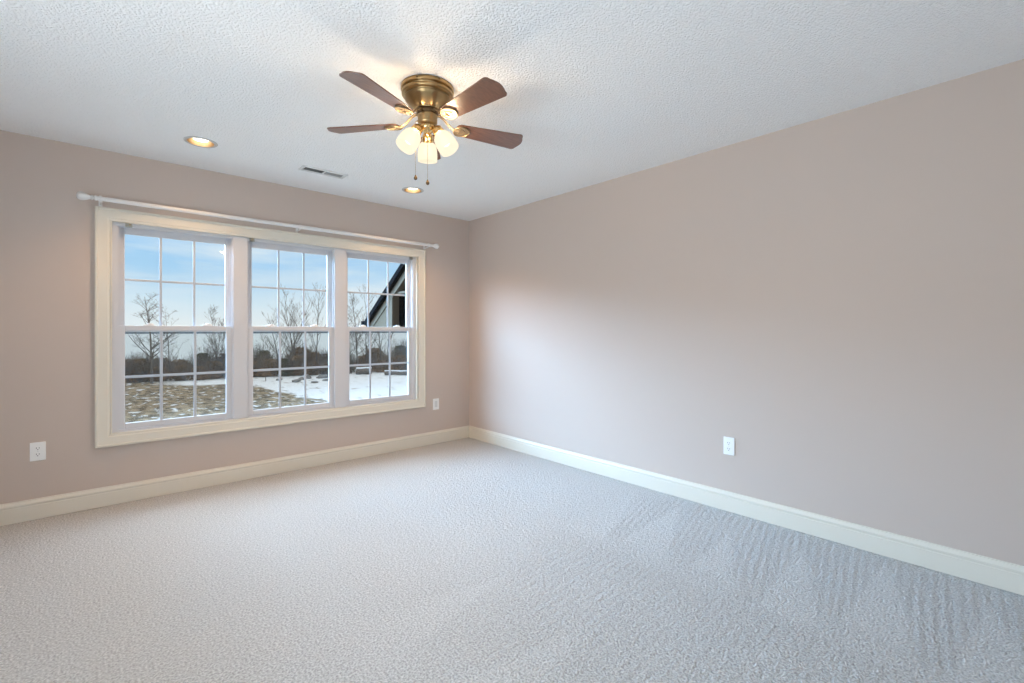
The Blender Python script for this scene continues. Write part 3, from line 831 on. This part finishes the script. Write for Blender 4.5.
tree(19.35, 44.6, 7.4, 19, 'bare dark-trunked tree left of centre in the right window', 1, 8, 3, 0.6, 0.14)
for i, (x_, y_) in enumerate(((20.55, 45.2), (21.1, 45.0), (21.9, 44.6), (22.55, 44.4))):
    tree(x_, y_, 7.6 + 0.4*(i % 2), 30+i, ['slim bare tree in the centre of the right window below the gable', 'slim bare tree just right of centre in the right window',
         'slim bare tree second from the right edge of the right window', 'slim bare tree at the right edge of the right window'][i], 1, 6, 3, 0.42, 0.10)

# brush along the shore
def shrub_meshes(seed, w, h, dense):
    rnd = random.Random(seed)
    a_, b_ = bm_new(), bm_new()
    for k_ in range(120):
        an = rnd.uniform(0, 2*PI); rr = w*0.5*math.sqrt(rnd.random())
        p = Vector((math.cos(an)*rr*0.5, math.sin(an)*rr*0.5, -0.05))
        d = Vector((math.cos(an)*rr*0.7, math.sin(an)*rr*0.7, h*rnd.uniform(0.65, 1.3)))
        mid = p + d*0.5 + Vector((rnd.uniform(-.1, .1), rnd.uniform(-.1, .1), 0.1))
        tube(b_, [p, mid, p+d], [0.022, 0.014, 0.006], 3, cap=False)
        for j in range(3):
            f_ = rnd.uniform(0.4, 1); q = p + d*f_
            tube(b_, [q, q + Vector((rnd.uniform(-.35, .35), rnd.uniform(-.35, .35), rnd.uniform(0.1, 0.4)))], [0.010, 0.004], 3, cap=False)
    for k_ in range(dense):                                                  # dry leaves and fine twigs, small crossed blades
        u = rnd.random(); an = rnd.uniform(0, 2*PI); rr = w*0.5*math.sqrt(rnd.random())*(1-0.6*u*u)
        c_ = Vector((math.cos(an)*rr, math.sin(an)*rr, h*u*0.92 + 0.1))
        s_ = rnd.uniform(0.05, 0.13)
        ax = Vector((rnd.uniform(-1, 1), rnd.uniform(-1, 1), rnd.uniform(-1, 1))).normalized(); ay = ax.orthogonal().normalized()
        vs = [a_.verts.new(c_ + ax*s_*i_ + ay*s_*0.6*j_) for i_, j_ in ((-1, -0.4), (0, -1), (1, 0.2), (0.1, 1))]
        a_.faces.new(vs)
    return a_, b_
protos = []
for s_, (w_, h_, m_, lab) in enumerate(((2.4, 2.3, 'brush', 0), (2.0, 1.9, 'brush', 0), (2.7, 2.0, 'brush', 0), (1.9, 2.4, 'evergreen', 1))):
    a_, b_ = shrub_meshes(60+s_, w_, h_*0.93, 1000)
    mes = []
    for nm, q, mm_ in (('foliage', a_, m_), ('stems', b_, 'bark_pale' if m_ == 'brush' else 'bark')):
        me = bpy.data.meshes.new('shrub_'+nm); q.to_mesh(me); q.free(); me.materials.append(M[mm_]); mes.append(me)
    protos.append(mes)
rnd = random.Random(8)
def shrub(x_, y_, kind, sc):
    t_ = thing('evergreen_shrub' if kind == 3 else 'brown_shrub',
               'dull green evergreen shrub among the brown brush along the shore' if kind == 3 else 'brown leafless shrub in the thicket between the snowy field and the water',
               'shrub', (x_, y_, GZ), rnd.uniform(0, 6.28), 'evergreens in the shore brush' if kind == 3 else 'brown brush along the shore')
    t_.scale = (sc, sc, sc*rnd.uniform(0.9, 1.08))
    for nm, me in zip(('foliage', 'stems'), protos[kind]):
        o = bpy.data.objects.new(nm, me); C.objects.link(o); o.parent = t_
x_ = 0.3
while x_ < 25.5:                                                             # front row
    y_ = 49.0 - 0.21*x_ + rnd.uniform(-0.5, 0.5)
    shrub(x_, y_, 3 if rnd.random() < 0.08 else rnd.choice((0, 1, 2)), rnd.uniform(0.62, 1.0))
    x_ += rnd.uniform(1.0, 1.5)
x_ = 0.0
while x_ < 28:                                                               # back row
    y_ = 51.2 - 0.21*x_ + rnd.uniform(-0.4, 0.4)
    shrub(x_, y_, 3 if rnd.random() < 0.2 else rnd.choice((0, 1, 2)), rnd.uniform(0.80, 1.2))
    x_ += rnd.uniform(1.1, 1.7)

# rocks and fallen logs at the edge of the snow
def rock(x_, y_, s_, seed):
    rnd2 = random.Random(seed); bm = bm_new()
    bmesh.ops.create_icosphere(bm, subdivisions=2, radius=1)
    for q in bm.verts: q.co *= rnd2.uniform(0.8, 1.12); q.co.x *= s_*1.5; q.co.y *= s_; q.co.z *= s_*0.55
    o = obj('rock', bm, M['rock'])
    o.location = (x_, y_, GZ + s_*0.25); o.rotation_euler = (0, 0, rnd2.uniform(0, 3))
    tag(o, 'low grey rock showing through the snow before the brush in the middle window', 'rock', 'rocks in the snow')
for i, (x_, y_, s_) in enumerate(((11.6, 42.5, 0.32), (12.3, 40.2, 0.42), (13.2, 41.8, 0.38), (14.0, 42.6, 0.45), (15.0, 41.9, 0.5), (15.9, 42.6, 0.42), (14.4, 39.4, 0.3), (13.2, 38.6, 0.28))):
    rock(x_, y_, s_*0.72, 90+i)
def log(p0, p1, r_, seed, label):
    bm = bm_new(); rnd2 = random.Random(seed); a_, b_ = Vector(p0), Vector(p1)
    L_ = (b_-a_).length
    pts = [a_.lerp(b_, i/6)-a_ + Vector((0, rnd2.uniform(-.06, .06), rnd2.uniform(-.03, .05))) for i in range(7)]
    t_ = thing('fallen_log', label, 'log', p0)
    tube(bm, pts, [r_*rnd2.uniform(0.85, 1.1) for _ in pts], 9); obj('trunk', bm, M['bark'], t_, smooth=True)
    bm = bm_new(); tube(bm, [p + Vector((0, 0, r_*0.75)) for p in pts], [r_*0.6]*7, 8, 0.6); obj('snow_cap', bm, M['snow'], t_, smooth=True)
log((20.3, 40.6, GZ+0.2), (22.6, 38.8, GZ+0.2), 0.22, 5, 'snow topped fallen log lying across the snow in the right window')
log((18.7, 43.2, GZ+0.3), (19.9, 42.6, GZ+0.3), 0.34, 6, 'short thick snow topped log at the left of the right window')

# neighbouring house wing: gable side with a dark porch opening, steep-eaved roof
GX = 5.0
hw_ = thing('house_wing', 'beige sided house gable with a dark roof edge seen through the right window', 'house', (7.0, 8.0, GZ))
def hloc(x_, y_, z_): return (x_-7.0, y_-8.0, z_-GZ)
SL = (2.66-1.463)/(10.8-9.0)
def zr(y_): return 2.66 + (9.0-y_)*SL                                        # roof edge line on the far slope
YR = 7.4; ZBOT = 1.235
def yz_prism(bm, poly, x0, x1):
    a_ = [bm.verts.new(hloc(x0, y_, z_)) for y_, z_ in poly]; b_ = [bm.verts.new(hloc(x1, y_, z_)) for y_, z_ in poly]
    bm.faces.new(a_); bm.faces.new(b_)
    for i in range(len(poly)):
        j = (i+1) % len(poly); bm.faces.new((a_[i], a_[j], b_[j], b_[i]))
YE = 10.72; OP = 9.60
zo = lambda y_: 1.96 + (OP-y_)*SL
bm = bm_new()
yz_prism(bm, [(YE, ZBOT), (YE, zr(YE)-0.06), (YR, zr(YR)-0.06), (YR, zo(YR)), (OP, zo(OP)), (OP, ZBOT)], GX, GX+0.15)
yz_prism(bm, [(YR, zo(YR)), (YR, zr(YR)-0.06), (4.6, zr(10.2)-0.06), (4.6, ZBOT), (7.0, ZBOT), (7.0, zo(YR)-0.3)], GX, GX+0.15)
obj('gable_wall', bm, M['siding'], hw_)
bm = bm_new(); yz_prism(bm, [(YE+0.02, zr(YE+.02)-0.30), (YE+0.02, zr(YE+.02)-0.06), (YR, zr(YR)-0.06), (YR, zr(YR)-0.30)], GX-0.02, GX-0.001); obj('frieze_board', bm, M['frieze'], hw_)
bm = bm_new(); yz_prism(bm, [(OP+0.13, ZBOT+0.001), (OP+0.13, zo(OP)-0.07), (OP+0.01, zo(OP)+0.0), (OP+0.01, ZBOT+0.001)], GX-0.02, GX-0.001); obj('corner_post', bm, M['frieze'], hw_)
bm = bm_new(); yz_prism(bm, [(OP, 2.02), (OP, 2.07), (7.0, 2.07), (7.0, 2.02)], GX+0.03, GX+0.10); obj('porch_beam', bm, M['frieze'], hw_)
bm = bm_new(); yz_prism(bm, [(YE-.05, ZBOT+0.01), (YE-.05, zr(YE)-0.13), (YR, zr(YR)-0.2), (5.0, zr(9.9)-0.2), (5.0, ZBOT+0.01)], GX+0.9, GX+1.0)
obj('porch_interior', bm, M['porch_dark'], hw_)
bm = bm_new(); yz_prism(bm, [(YE, ZBOT), (YE, ZBOT+0.04), (4.6, ZBOT+0.04), (4.6, ZBOT)], GX+0.16, 9.0); obj('soffit', bm, M['porch_dark'], hw_)
bm = bm_new(); yz_prism(bm, [(10.9, zr(10.9)-0.13), (10.9, zr(10.9)), (YR, zr(YR)), (4.6, zr(2*YR-4.6)), (4.6, zr(2*YR-4.6)-0.13), (YR, zr(YR)-0.13)], GX-0.12, 9.2); obj('roof', bm, M['shingle'], hw_)
bm = bm_new(); yz_prism(bm, [(10.90, 1.33), (10.90, 1.42), (11.02, 1.44), (11.02, 1.36), (10.98, 1.33)], GX-0.12, 9.2)
yz_prism(bm, [(10.90, 1.16), (10.90, 1.33), (10.97, 1.33), (10.97, 1.16)], GX-0.12, GX-0.05); obj('gutter', bm, M['shingle'], hw_)
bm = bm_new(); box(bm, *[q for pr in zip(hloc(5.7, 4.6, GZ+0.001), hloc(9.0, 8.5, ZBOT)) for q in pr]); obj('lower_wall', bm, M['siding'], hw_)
